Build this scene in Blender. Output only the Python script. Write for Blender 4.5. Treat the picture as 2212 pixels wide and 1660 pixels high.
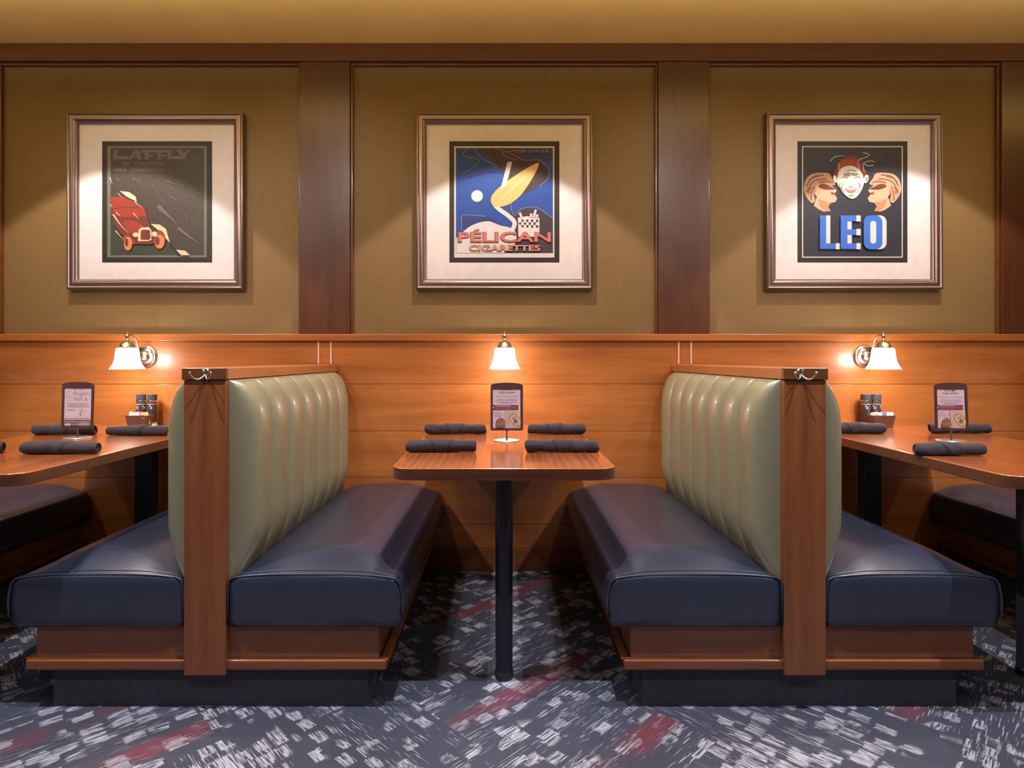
import bpy, bmesh, math, random
from mathutils import Vector, Matrix, geometry, noise
C = bpy.context.scene.collection
for o in list(bpy.data.objects): bpy.data.objects.remove(o)
PI = math.pi

# ------------------------------------------------------------------ camera, world, lights, exposure
F = 1310.0; VX, VY, EYE = 1090.0, 776.0, 1.086      # focal length and vanishing point in px of a 2212x1660 frame
WALL = 3.107
cam_d = bpy.data.cameras.new('camera'); cam = bpy.data.objects.new('camera', cam_d); C.objects.link(cam)
cam.location = (0, 0, EYE); cam.rotation_euler = (PI/2, 0, 0)
cam_d.sensor_width = 36; cam_d.lens = F/2212*36
cam_d.shift_x = (1106-VX)/2212; cam_d.shift_y = -(830-VY)/2212
cam_d.clip_start = .02
bpy.context.scene.camera = cam
sc = bpy.context.scene
sc.view_settings.view_transform = 'Standard'; sc.view_settings.look = 'None'
sc.view_settings.exposure = 0.0; sc.view_settings.gamma = 1; sc.view_settings.use_curve_mapping = False
w = bpy.data.worlds.new('world'); sc.world = w; w.use_nodes = True
w.node_tree.nodes['Background'].inputs[0].default_value = (0.80, 0.70, 0.66, 1)
w.node_tree.nodes['Background'].inputs[1].default_value = 0.085

def light(name, kind, loc, energy, color, target=None, **kw):
    d = bpy.data.lights.new(name, kind); d.energy = energy; d.color = color
    for k, v in kw.items(): setattr(d, k, v)
    o = bpy.data.objects.new(name, d); C.objects.link(o); o.location = loc
    if target is not None:
        o.rotation_euler = (Vector(target)-Vector(loc)).to_track_quat('-Z', 'Y').to_euler()
    return o
COOL = (0.86, 0.90, 1.0); WARM = (1.0, 0.80, 0.55)
CEIL = 2.70
for sx in (-1.95, 0.0, 1.95):
    # wall washers above each picture
    light('wall_washer_lamp', 'SPOT', (sx, 2.52, CEIL-.02), 85, (1.0, .88, .82), (sx, 2.521, 0), spot_size=math.radians(90), spot_blend=.12, shadow_soft_size=.02)

    # downlights over the front of every table
    light('table_downlight_lamp', 'SPOT', (sx*.95, 1.36, CEIL-.02), 185, COOL, (sx*.95, 1.75, 0), spot_size=math.radians(84), spot_blend=.25, shadow_soft_size=.012)
for sx in (-2.09, -1.1, 1.1, 2.09):
    # unseen spots over the aisle, added to brighten the pictures
    light('picture_fill_spot', 'SPOT', (sx, .75, CEIL-.02), 110, (1.0, .90, .86), (sx*.86, WALL, 1.55), spot_size=math.radians(46), spot_blend=1.0, shadow_soft_size=.05)
for sx in (-3.0, -1.0, 1.0, 3.0):
    light('aisle_downlight_lamp', 'SPOT', (sx, .15, CEIL-.02), 30, COOL, (sx*.95, 1.2, 0), spot_size=math.radians(110), spot_blend=.6, shadow_soft_size=.03)

# ------------------------------------------------------------------ material helpers
def nodes(name):
    m = bpy.data.materials.new(name); m.use_nodes = True
    return m, m.node_tree.nodes, m.node_tree.links, m.node_tree.nodes['Principled BSDF']
def plain(name, col, rough=.5, metal=0, spec=None, coat=0, emis=None, estr=0, bump=0, bscale=200, sheen=0):
    m, n, l, b = nodes(name)
    b.inputs['Base Color'].default_value = (*col, 1); b.inputs['Roughness'].default_value = rough
    b.inputs['Metallic'].default_value = metal
    if spec is not None: b.inputs['Specular IOR Level'].default_value = spec
    if coat: b.inputs['Coat Weight'].default_value = coat; b.inputs['Coat Roughness'].default_value = .08
    if sheen: b.inputs['Sheen Weight'].default_value = sheen
    if emis: b.inputs['Emission Color'].default_value = (*emis, 1); b.inputs['Emission Strength'].default_value = estr
    # a little procedural variation in tone everywhere
    tc = n.new('ShaderNodeTexCoord'); no = n.new('ShaderNodeTexNoise'); no.inputs['Scale'].default_value = bscale*.1
    l.new(tc.outputs['Object'], no.inputs['Vector'])
    mx = n.new('ShaderNodeMix'); mx.data_type = 'RGBA'; mx.inputs[6].default_value = (*[c*.9 for c in col], 1)
    mx.inputs[7].default_value = (*[min(1, c*1.08) for c in col], 1)
    l.new(no.outputs['Fac'], mx.inputs[0]); l.new(mx.outputs[2], b.inputs['Base Color'])
    if bump:
        n2 = n.new('ShaderNodeTexNoise'); n2.inputs['Scale'].default_value = bscale; n2.inputs['Detail'].default_value = 3
        l.new(tc.outputs['Object'], n2.inputs['Vector'])
        bp = n.new('ShaderNodeBump'); bp.inputs['Strength'].default_value = bump; bp.inputs['Distance'].default_value = .002
        l.new(n2.outputs['Fac'], bp.inputs['Height']); l.new(bp.outputs[0], b.inputs['Normal'])
    return m
def wood(name, dark, light_, axis='x', rough=.32, coat=.3, scale=1.0, ring=0.0, contrast=1.0):
    m, n, l, b = nodes(name)
    tc = n.new('ShaderNodeTexCoord'); mp = n.new('ShaderNodeMapping')
    s = {'x': (1.2, 14, 14), 'y': (14, 1.2, 14), 'z': (14, 14, 1.2)}[axis]
    mp.inputs['Scale'].default_value = [v*scale for v in s]
    l.new(tc.outputs['Object'], mp.inputs['Vector'])
    a = n.new('ShaderNodeTexNoise'); a.inputs['Scale'].default_value = 1.3; a.inputs['Detail'].default_value = 6; a.inputs['Distortion'].default_value = .8
    f = n.new('ShaderNodeTexNoise'); f.inputs['Scale'].default_value = 11; f.inputs['Detail'].default_value = 4
    l.new(mp.outputs[0], a.inputs['Vector']); l.new(mp.outputs[0], f.inputs['Vector'])
    ad = n.new('ShaderNodeMath'); ad.operation = 'MULTIPLY_ADD'; ad.inputs[1].default_value = .35; l.new(f.outputs['Fac'], ad.inputs[0]); l.new(a.outputs['Fac'], ad.inputs[2])
    src = ad.outputs[0]
    if ring:
        wv = n.new('ShaderNodeTexWave'); wv.inputs['Scale'].default_value = ring; wv.inputs['Distortion'].default_value = 9
        wv.inputs['Detail'].default_value = 1.5; wv.inputs['Detail Scale'].default_value = .6
        wv.bands_direction = 'X' if axis != 'x' else 'Z'
        l.new(mp.outputs[0], wv.inputs['Vector'])
        a2 = n.new('ShaderNodeMath'); a2.operation = 'MULTIPLY_ADD'; a2.inputs[1].default_value = .22
        l.new(wv.outputs['Fac'], a2.inputs[0]); l.new(src, a2.inputs[2]); src = a2.outputs[0]
    cr = n.new('ShaderNodeValToRGB'); e = cr.color_ramp.elements
    e[0].position = .5-.22/contrast; e[0].color = (*dark, 1); e[1].position = .72+.22/contrast; e[1].color = (*light_, 1)
    l.new(src, cr.inputs[0]); l.new(cr.outputs[0], b.inputs['Base Color'])
    b.inputs['Roughness'].default_value = rough; b.inputs['Coat Weight'].default_value = coat; b.inputs['Coat Roughness'].default_value = .12
    bp = n.new('ShaderNodeBump'); bp.inputs['Strength'].default_value = .06; bp.inputs['Distance'].default_value = .001
    l.new(f.outputs['Fac'], bp.inputs['Height']); l.new(bp.outputs[0], b.inputs['Normal'])
    return m

# unseen area light, added to brighten the painted ceiling
up = light('ceiling_fill_light', 'AREA', (0, 2.15, 2.50), 72, (1.0, .96, .80), (0, 2.1501, 3.2), shape='RECTANGLE', size=8.0, size_y=.5)
M = {}
M['wainscot'] = wood('honey_stained_maple', (.25, .068, .014), (.46, .150, .034), 'x', rough=.36, coat=.35, scale=.8)
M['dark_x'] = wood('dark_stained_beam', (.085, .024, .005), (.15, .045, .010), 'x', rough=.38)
M['dark_z'] = wood('dark_stained_pilaster', (.055, .015, .004), (.105, .031, .008), 'z', rough=.38)
M['booth_z'] = wood('cherry_post', (.13, .036, .010), (.26, .078, .023), 'z', rough=.36, coat=.2, ring=.35)
M['booth_x'] = wood('cherry_rail', (.14, .039, .011), (.27, .083, .026), 'x', rough=.38, coat=.2)
M['booth_y'] = wood('cherry_cap', (.30, .10, .035), (.44, .16, .06), 'y', rough=.3, coat=.3)
M['table'] = wood('lacquered_table', (.15, .034, .009), (.42, .115, .030), 'y', rough=.28, coat=1.0, ring=.9, contrast=1.15)
M['edge'] = wood('lacquered_table_edge', (.07, .020, .009), (.13, .040, .018), 'x', rough=.25, coat=.9)
M['ceiling'] = plain('ochre_ceiling_paint', (.70, .47, .145), .9, bump=.1, bscale=60)
M['green'] = plain('sage_vinyl', (.255, .222, .132), .34, bump=.2, bscale=240, spec=1.0, coat=.25)
M['navy'] = plain('navy_black_vinyl', (.023, .028, .052), .29, bump=.16, bscale=200, spec=.75)
M['piping'] = plain('navy_piping', (.03, .035, .06), .3, spec=.8)
M['kick'] = plain('charcoal_kick_carpet', (.075, .075, .095), .95, bump=1.0, bscale=260)
M['black_metal'] = plain('black_powder_coat', (.018, .020, .028), .38, metal=.2)
M['nickel'] = plain('brushed_nickel', (.62, .58, .55), .22, metal=1)
M['chrome'] = plain('polished_nickel', (.80, .76, .70), .12, metal=1)
M['frame'] = plain('bronze_frame', (.24, .165, .15), .33, metal=.8, bump=.08, bscale=300)
M['mat'] = plain('cream_mat_board', (.72, .67, .70), .85)
M['edge_glint'] = plain('edge_glint_strip', (.85, .70, .62), .35, metal=.3)
M['napkin'] = plain('charcoal_cotton', (.026, .016, .024), .9, bump=.3, bscale=900, sheen=.12)
M['holder'] = plain('dark_brown_plastic', (.075, .028, .030), .4)
M['disc'] = plain('brushed_steel_disc', (.80, .78, .80), .28, metal=.9)
M['grinder'] = plain('dark_grinder_body', (.05, .03, .035), .22, coat=.5)
M['grinder_cap'] = plain('ridged_charcoal_cap', (.07, .065, .08), .35)
M['silver'] = plain('silver_print', (.75, .70, .68), .35)
M['caddy'] = plain('brown_caddy', (.13, .055, .035), .35)
for nme, c in dict(white=(.80, .80, .84), pink=(.80, .16, .26), yellow=(.75, .62, .22), blue=(.25, .40, .75)).items():
    M['pk_'+nme] = plain(nme+'_packet_paper', c, .7)
def glass_shade():
    m = bpy.data.materials.new('frosted_opal_glass'); m.use_nodes = True; n = m.node_tree.nodes; l = m.node_tree.links
    n.clear(); out = n.new('ShaderNodeOutputMaterial'); tr = n.new('ShaderNodeBsdfTransparent'); tl = n.new('ShaderNodeBsdfTranslucent')
    tr.inputs[0].default_value = (.96, .98, 1, 1); tl.inputs[0].default_value = (.9, .94, 1, 1)
    em = n.new('ShaderNodeEmission'); em.inputs[0].default_value = (.78, .86, 1, 1); em.inputs[1].default_value = .42
    mx = n.new('ShaderNodeMixShader'); mx.inputs[0].default_value = .55
    l.new(tr.outputs[0], mx.inputs[1]); l.new(tl.outputs[0], mx.inputs[2])
    ad = n.new('ShaderNodeAddShader'); l.new(mx.outputs[0], ad.inputs[0]); l.new(em.outputs[0], ad.inputs[1]); l.new(ad.outputs[0], out.inputs[0])
    return m
M['shade'] = glass_shade()
M['bulb'] = plain('lit_bulb', (1, 1, 1), .5, emis=(1, .97, .92), estr=9)
def pane():
    m = bpy.data.materials.new('picture_glazing'); m.use_nodes = True; n = m.node_tree.nodes; l = m.node_tree.links; n.clear()
    out = n.new('ShaderNodeOutputMaterial'); tr = n.new('ShaderNodeBsdfTransparent'); gl = n.new('ShaderNodeBsdfGlossy'); gl.inputs['Roughness'].default_value = .02
    fr = n.new('ShaderNodeFresnel'); fr.inputs[0].default_value = 1.28; mx = n.new('ShaderNodeMixShader')
    ge = n.new('ShaderNodeNewGeometry'); inv = n.new('ShaderNodeMath'); inv.operation = 'SUBTRACT'; inv.inputs[0].default_value = 1
    l.new(ge.outputs['Backfacing'], inv.inputs[1]); mu = n.new('ShaderNodeMath'); mu.operation = 'MULTIPLY'
    l.new(fr.outputs[0], mu.inputs[0]); l.new(inv.outputs[0], mu.inputs[1])
    l.new(mu.outputs[0], mx.inputs[0]); l.new(tr.outputs[0], mx.inputs[1]); l.new(gl.outputs[0], mx.inputs[2]); l.new(mx.outputs[0], out.inputs[0])
    return m
M['glazing'] = pane()
def fabric():
    m, n, l, b = nodes('woven_gold_wallcovering')
    tc = n.new('ShaderNodeTexCoord')
    hs = []
    for sc3 in ((30, 30, 900), (900, 30, 30)):
        mp = n.new('ShaderNodeMapping'); mp.inputs['Scale'].default_value = sc3
        no = n.new('ShaderNodeTexNoise'); no.inputs['Scale'].default_value = .35; no.inputs['Detail'].default_value = 2
        l.new(tc.outputs['Object'], mp.inputs[0]); l.new(mp.outputs[0], no.inputs['Vector']); hs.append(no.outputs['Fac'])
    ad = n.new('ShaderNodeMath'); ad.operation = 'ADD'; l.new(hs[0], ad.inputs[0]); l.new(hs[1], ad.inputs[1])
    cr = n.new('ShaderNodeValToRGB'); e = cr.color_ramp.elements
    e[0].position = .0; e[0].color = (.135, .076, .021, 1); e[1].position = 1.0; e[1].color = (.245, .146, .046, 1)
    hf = n.new('ShaderNodeMath'); hf.operation = 'MULTIPLY'; hf.inputs[1].default_value = .5; l.new(ad.outputs[0], hf.inputs[0])
    l.new(hf.outputs[0], cr.inputs[0]); l.new(cr.outputs[0], b.inputs['Base Color'])
    b.inputs['Roughness'].default_value = .6; b.inputs['Sheen Weight'].default_value = .15
    bp = n.new('ShaderNodeBump'); bp.inputs['Strength'].default_value = .2; bp.inputs['Distance'].default_value = .001
    l.new(ad.outputs[0], bp.inputs['Height']); l.new(bp.outputs[0], b.inputs['Normal'])
    return m
M['fabric'] = fabric()
def carpet():
    m, n, l, b = nodes('patterned_carpet_planks')
    def math_(op, a, b_=None, c=None):
        x = n.new('ShaderNodeMath'); x.operation = op
        for i, v in enumerate((a, b_, c)):
            if v is None: continue
            if isinstance(v, (int, float)): x.inputs[i].default_value = v
            else: l.new(v, x.inputs[i])
        return x.outputs[0]
    uv = n.new('ShaderNodeUVMap'); uv.uv_map = 'plank'
    at = n.new('ShaderNodeAttribute'); at.attribute_name = 'seed'
    ss = n.new('ShaderNodeSeparateColor'); l.new(at.outputs['Color'], ss.inputs[0])
    sep = n.new('ShaderNodeSeparateXYZ'); l.new(uv.outputs[0], sep.inputs[0])
    U, V = sep.outputs[0], sep.outputs[1]
    off = math_('MULTIPLY', ss.outputs[0], 37.0)
    def nz(su, sv, scale, detail=2.0, extra=0.0):
        cb = n.new('ShaderNodeCombineXYZ'); l.new(math_('MULTIPLY', U, su), cb.inputs[0]); l.new(math_('MULTIPLY', V, sv), cb.inputs[1]); l.new(math_('ADD', off, extra), cb.inputs[2])
        t = n.new('ShaderNodeTexNoise'); t.inputs['Scale'].default_value = scale; t.inputs['Detail'].default_value = detail
        l.new(cb.outputs[0], t.inputs['Vector']); return t.outputs['Fac']
    def vor(su, sv, extra):
        cb = n.new('ShaderNodeCombineXYZ'); l.new(math_('MULTIPLY', U, su), cb.inputs[0]); l.new(math_('MULTIPLY', V, sv), cb.inputs[1]); l.new(math_('ADD', off, extra), cb.inputs[2])
        t = n.new('ShaderNodeTexVoronoi'); t.distance = 'CHEBYCHEV'; t.inputs['Scale'].default_value = 1; t.inputs['Randomness'].default_value = .75
        l.new(cb.outputs[0], t.inputs['Vector']); return t
    def sstep(v, lo, hi):
        mr = n.new('ShaderNodeMapRange'); mr.interpolation_type = 'SMOOTHSTEP'; mr.inputs[1].default_value = lo; mr.inputs[2].default_value = hi
        l.new(v, mr.inputs[0]); return mr.outputs[0]
    # blocky light patches, broken into fine threads that run along the plank
    vo = vor(15, 22, 0.0)
    wob = nz(60, 60, 1.0, 2, 5.0)
    blk = sstep(math_('ADD', vo.outputs['Distance'], math_('MULTIPLY', wob, .30)), .62, .50)
    pick = n.new('ShaderNodeSeparateColor'); l.new(vo.outputs['Color'], pick.inputs[0])
    clus = nz(5, 9, 1.0, 1, 9.0)
    pk = sstep(math_('ADD', pick.outputs[0], math_('MULTIPLY', clus, 1.2)), 1.04, 1.14)
    thr = nz(22, 330, 1.0, 1, 2.0)
    threads = sstep(thr, .40, .52)
    patch = math_('MULTIPLY', math_('MULTIPLY', blk, pk), threads)
    dash = math_('MULTIPLY', sstep(nz(15, 240, 1.0, 1, 3.0), .60, .66), sstep(nz(4, 14, 1.0, 1, 14.0), .44, .58))
    pat = math_('MAXIMUM', patch, math_('MULTIPLY', dash, .85))
    fuzz = nz(900, 900, 1.0, 2, 7.0)
    base = n.new('ShaderNodeMix'); base.data_type = 'RGBA'
    base.inputs[6].default_value = (.040, .042, .064, 1); base.inputs[7].default_value = (.092, .092, .126, 1)
    l.new(fuzz, base.inputs[0])
    red = n.new('ShaderNodeMix'); red.data_type = 'RGBA'; red.inputs[7].default_value = (.20, .045, .062, 1)
    vc = math_('ABSOLUTE', math_('SUBTRACT', V, math_('MULTIPLY_ADD', ss.outputs[2], .10, .07)))
    band = math_('MULTIPLY', sstep(vc, .065, .015), sstep(ss.outputs[1], .45, .5))
    rf = math_('MULTIPLY', band, math_('MULTIPLY', sstep(nz(3.2, 5, 1.0, 1, 21.0), .30, .62), .75))
    l.new(rf, red.inputs[0]); l.new(base.outputs[2], red.inputs[6])
    top = n.new('ShaderNodeMix'); top.data_type = 'RGBA'; top.inputs[7].default_value = (.44, .43, .49, 1)
    l.new(math_('MULTIPLY', pat, math_('SUBTRACT', 1.0, math_('MULTIPLY', rf, .75))), top.inputs[0]); l.new(red.outputs[2], top.inputs[6])
    l.new(top.outputs[2], b.inputs['Base Color']); b.inputs['Roughness'].default_value = .95; b.inputs['Specular IOR Level'].default_value = .15
    bp = n.new('ShaderNodeBump'); bp.inputs['Strength'].default_value = .7; bp.inputs['Distance'].default_value = .003
    l.new(math_('ADD', fuzz, math_('MULTIPLY', pat, .6)), bp.inputs['Height']); l.new(bp.outputs[0], b.inputs['Normal'])
    return m
M['carpet'] = carpet()

# ------------------------------------------------------------------ mesh helpers
def obj(name, bm, mats, parent=None, smooth=False, loc=None, bevel=0, autos=None):
    me = bpy.data.meshes.new(name); bmesh.ops.recalc_face_normals(bm, faces=bm.faces[:]) if smooth != 'keep' else None
    bm.to_mesh(me); bm.free()
    for m in (mats if isinstance(mats, (list, tuple)) else [mats]): me.materials.append(m)
    o = bpy.data.objects.new(name, me); C.objects.link(o)
    if parent is not None: o.parent = parent
    if loc is not None: o.location = loc
    if smooth:
        me.polygons.foreach_set('use_smooth', [True]*len(me.polygons))
    if bevel:
        b = o.modifiers.new('bevel', 'BEVEL'); b.width = bevel; b.segments = 3; b.limit_method = 'ANGLE'; b.angle_limit = math.radians(40)
        me.polygons.foreach_set('use_smooth', [True]*len(me.polygons))
        wn = o.modifiers.new('wn', 'WEIGHTED_NORMAL'); wn.keep_sharp = True
    if autos:
        for e in me.edges: pass
        try: me.set_sharp_from_angle(angle=math.radians(autos))
        except Exception: pass
    return o
def thing(name, label, cat, loc=(0, 0, 0), group=None, rz=0):
    o = bpy.data.objects.new(name, None); C.objects.link(o); o.location = loc; o.rotation_euler = (0, 0, rz)
    o.empty_display_size = .05
    o['label'] = label; o['category'] = cat
    if group: o['group'] = group
    return o
def struct(name, bm, mats, bevel=0, label=None, **kw):
    o = obj(name, bm, mats, bevel=bevel, **kw); o['kind'] = 'structure'
    if label: o['label'] = label
    return o
def box(bm, x0, x1, y0, y1, z0, z1, mi=0):
    vs = [bm.verts.new((x, y, z)) for x in (x0, x1) for y in (y0, y1) for z in (z0, z1)]
    for f in ((0, 1, 3, 2), (4, 6, 7, 5), (0, 4, 5, 1), (2, 3, 7, 6), (0, 2, 6, 4), (1, 5, 7, 3)):
        fc = bm.faces.new([vs[i] for i in f]); fc.material_index = mi
def bx(*a):
    bm = bmesh.new(); box(bm, *a); return bm
def lathe(bm, prof, n=32, origin=(0, 0, 0), axis='z', mi=0):
    """prof: list of (r, h)"""
    ox, oy, oz = origin; rings = []
    for r, h in prof:
        ring = []
        if r < 1e-6:
            p = {'z': (0, 0, h), 'y': (0, h, 0), 'x': (h, 0, 0)}[axis]
            ring = [bm.verts.new((ox+p[0], oy+p[1], oz+p[2]))]
        else:
            for i in range(n):
                a = 2*PI*i/n; c, s = r*math.cos(a), r*math.sin(a)
                p = {'z': (c, s, h), 'y': (c, h, s), 'x': (h, c, s)}[axis]
                ring.append(bm.verts.new((ox+p[0], oy+p[1], oz+p[2])))
        rings.append(ring)
    for a, b in zip(rings, rings[1:]):
        if len(a) == 1 and len(b) == 1: continue
        for i in range(n):
            j = (i+1) % n
            if len(a) == 1: f = bm.faces.new((a[0], b[i], b[j]))
            elif len(b) == 1: f = bm.faces.new((a[i], a[j], b[0]))
            else: f = bm.faces.new((a[i], a[j], b[j], b[i]))
            f.material_index = mi
def tube(bm, pts, r, n=12, closed=False, rfun=None):
    pts = [Vector(p) for p in pts]; N = len(pts); rings = []
    up = None
    for i, p in enumerate(pts):
        if closed: t = pts[(i+1) % N]-pts[i-1]
        else: t = pts[min(i+1, N-1)]-pts[max(i-1, 0)]
        t.normalize()
        if up is None: up = t.orthogonal().normalized()
        up = (up-t*up.dot(t)).normalized(); s = t.cross(up)
        rr = rfun(i/(N-1)) if rfun else r
        rings.append([bm.verts.new(p+up*rr*math.cos(2*PI*k/n)+s*rr*math.sin(2*PI*k/n)) for k in range(n)])
    for i in range(N if closed else N-1):
        a, b = rings[i], rings[(i+1) % N]
        for k in range(n): bm.faces.new((a[k], a[(k+1) % n], b[(k+1) % n], b[k]))
    if not closed:
        bm.faces.new(rings[0]); bm.faces.new(rings[-1])
def spline(pts, per=8, closed=False):
    P = [Vector(p) for p in pts]; N = len(P); out = []
    for i in range(N if closed else N-1):
        g = lambda k: P[k % N] if closed else P[max(0, min(N-1, k))]
        p0, p1, p2, p3 = g(i-1), g(i), g(i+1), g(i+2)
        for s in range(per):
            t = s/per
            out.append(.5*((2*p1)+(-p0+p2)*t+(2*p0-5*p1+4*p2-p3)*t*t+(-p0+3*p1-3*p2+p3)*t**3))
    if not closed: out.append(P[-1])
    return out
def sphere(bm, c, r, n=16, m=10, sc3=(1, 1, 1)):
    prof = [(r*math.sin(PI*i/m), r*math.cos(PI*i/m)) for i in range(m+1)]
    prof[0] = (0, r); prof[-1] = (0, -r)
    b2 = bmesh.new(); lathe(b2, prof, n)
    bmesh.ops.transform(b2, matrix=Matrix.Translation(c) @ Matrix.Diagonal((*sc3, 1)), verts=b2.verts)
    me = bpy.data.meshes.new('t'); b2.to_mesh(me); b2.free(); bm.from_mesh(me); bpy.data.meshes.remove(me)

# flat-graphics helper: everything lies in a local XZ plane and faces -Y; layer k sits k*0.15 mm proud
class Art:
    def __init__(s, ox, oy, k, base=0.0):
        s.bm = bmesh.new(); s.o = (ox, oy, k); s.base = base; s.mats = []; s.lay = 0
    def mi(s, m):
        if m not in s.mats: s.mats.append(m)
        return s.mats.index(m)
    def P(s, p): ox, oy, k = s.o; return ((p[0]-ox)*k, -(p[1]-oy)*k)
    def y(s): s.lay += 1; return s.base-.00012*s.lay
    def poly(s, pts, m, smooth=False, per=6):
        if smooth: pts = [(v.x, v.y) for v in spline([(a, b, 0) for a, b in pts], per, True)]
        q = [s.P(p) for p in pts]; y = s.y(); mi = s.mi(m)
        vs = [s.bm.verts.new((a, y, b)) for a, b in q]
        for t in geometry.tessellate_polygon([[Vector((a, b, 0)) for a, b in q]]):
            try:
                f = s.bm.faces.new([vs[i] for i in t]); f.material_index = mi
            except ValueError: pass
    def rect(s, x0, y0, x1, y1, m): s.poly([(x0, y0), (x1, y0), (x1, y1), (x0, y1)], m)
    def line(s, pts, wd, m, smooth=True, per=6, taper=False):
        P = [v for v in spline([(a, b, 0) for a, b in pts], per)] if smooth else [Vector((a, b, 0)) for a, b in pts]
        y = s.y(); mi = s.mi(m); L = []; N = len(P)
        for i, p in enumerate(P):
            t = (P[min(i+1, N-1)]-P[max(i-1, 0)]).normalized(); nn = Vector((-t.y, t.x, 0)); h = wd/2*(max(.1, 1-i/(N-1)) if taper else 1)
            L.append([s.bm.verts.new((a, y, b)) for a, b in (s.P(p+nn*h), s.P(p-nn*h))])
        for a, b in zip(L, L[1:]):
            f = s.bm.faces.new((a[0], a[1], b[1], b[0])); f.material_index = mi
    def ell(s, cx, cy, rx, ry, m, rot=0, n=28):
        c, sn = math.cos(rot), math.sin(rot)
        s.poly([(cx+rx*math.cos(a)*c-ry*math.sin(a)*sn, cy+rx*math.cos(a)*sn+ry*math.sin(a)*c) for a in [2*PI*i/n for i in range(n)]], m)
    def text(s, body, x0, y0, x1, y1, m, bold=0.0, clip=None):
        """fit the text into the box x0..x1 / y0(top)..y1(bottom)"""
        cu = bpy.data.curves.new('t', 'FONT'); cu.body = body; cu.size = 1; cu.offset = bold; cu.resolution_u = 4
        to = bpy.data.objects.new('t', cu); C.objects.link(to)
        dg = bpy.context.evaluated_depsgraph_get(); dg.update()
        me = bpy.data.meshes.new_from_object(to.evaluated_get(dg)); bpy.data.objects.remove(to); bpy.data.curves.remove(cu)
        if not me.vertices: return
        xs = [v.co.x for v in me.vertices]; ys = [v.co.y for v in me.vertices]
        a0, a1, b0, b1 = min(xs), max(xs), min(ys), max(ys); y = s.y(); mi = s.mi(m); vs = []
        for v in me.vertices:
            px = x0+(v.co.x-a0)/(a1-a0)*(x1-x0); py = y1-(v.co.y-b0)/(b1-b0)*(y1-y0)
            if clip is not None: py = max(py, clip)
            q = s.P((px, py)); vs.append(s.bm.verts.new((q[0], y, q[1])))
        for p in me.polygons:
            try:
                f = s.bm.faces.new([vs[i] for i in p.vertices]); f.material_index = mi
            except ValueError: pass
        bpy.data.meshes.remove(me)
    def words(s, x0, x1, yc, h, m, rnd):
        x = x0; y = s.y(); mi = s.mi(m)
        while x < x1:
            wd = min(rnd.uniform(.04, .12)*(x1-x0)+h, x1-x)
            q = [s.P(p) for p in ((x, yc-h/2), (x+wd, yc-h/2), (x+wd, yc+h/2), (x, yc+h/2))]
            f = s.bm.faces.new([s.bm.verts.new((a, y, b)) for a, b in q]); f.material_index = mi
            x += wd+h*.8
    def build(s, name, parent):
        for f in s.bm.faces:
            f.normal_update()
            if f.normal.y > 0: f.normal_flip()
        return obj(name, s.bm, s.mats, parent, smooth='keep' if False else False)

# ------------------------------------------------------------------ the setting
def Zp(y, D=WALL): return EYE-(y-VY)*D/F
def Xp(x, D=WALL): return (x-VX)*D/F
XL, XR = -5.2, 5.2
struct('ceiling', bx(XL, XR, -3.2, 3.3, CEIL, CEIL+.06), M['ceiling'])
struct('wall_back', bx(XL, XR, 3.135, 3.3, 0, CEIL), M['fabric'])
PIL = [(-3.50, -2.60), (-1.046, -.792), (.787, 1.042), (2.545, 3.45)]
n_trim = [0]
def trim(bm, m, bevel=.002, **kw):
    n_trim[0] += 1; return struct('trim_%d' % n_trim[0], bm, m, bevel=bevel, **kw)
ztop = Zp(722)
# planked wainscot
bm = bmesh.new(); edges = [Zp(738), Zp(831), Zp(932.5), Zp(1033), Zp(1134), Zp(1186)]
for a, b in zip(edges, edges[1:]): box(bm, XL, XR, WALL, 3.135, b+.0022, a)
box(bm, XL, XR, WALL+.008, 3.135, 0, edges[0])
trim(bm, M['wainscot'], bevel=.0015)
struct('baseboard_back', bx(XL, XR, WALL-.006, 3.135, 0, Zp(1186)), M['booth_x'], bevel=.002)
# cap rail of the wainscot
bm = bmesh.new(); box(bm, XL, XR, WALL-.014, 3.135, Zp(738)+.001, ztop)
trim(bm, M['wainscot'], bevel=.004)
# crown beam, two steps
zb = Zp(134)
bm = bmesh.new(); box(bm, XL, XR, WALL-.012, 3.135, zb+.002, CEIL-.001)
trim(bm, M['dark_x'], bevel=.003)
for a, b in PIL: trim(bx(a, b, WALL-.004, 3.135, ztop+.001, zb+.001), M['dark_z'], bevel=.002)
# bead round each fabric panel
bounds = [(PIL[i][1], PIL[i+1][0]) for i in range(3)]
for a, b in bounds:
    bm = bmesh.new(); t = .013; yb = WALL+.008
    box(bm, a, b, yb, 3.135, zb-t, zb+.001); box(bm, a, a+t, yb, 3.135, ztop+.0005, zb-t); box(bm, b-t, b, yb, 3.135, ztop+.0005, zb-t)
    trim(bm, M['dark_x'], bevel=.003)
# pairs of slim pale strips painting glossy edge highlights where each booth meets the wall
for cx in (-2.715, -.921, .923, 2.775):
    for s in (-1, 1):
        xx = cx+s*.032
        trim(bx(xx-.003, xx+.003, WALL-.006, WALL+.001, 1.061, Zp(738)-.001), M['edge_glint'], bevel=.0015)

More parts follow.
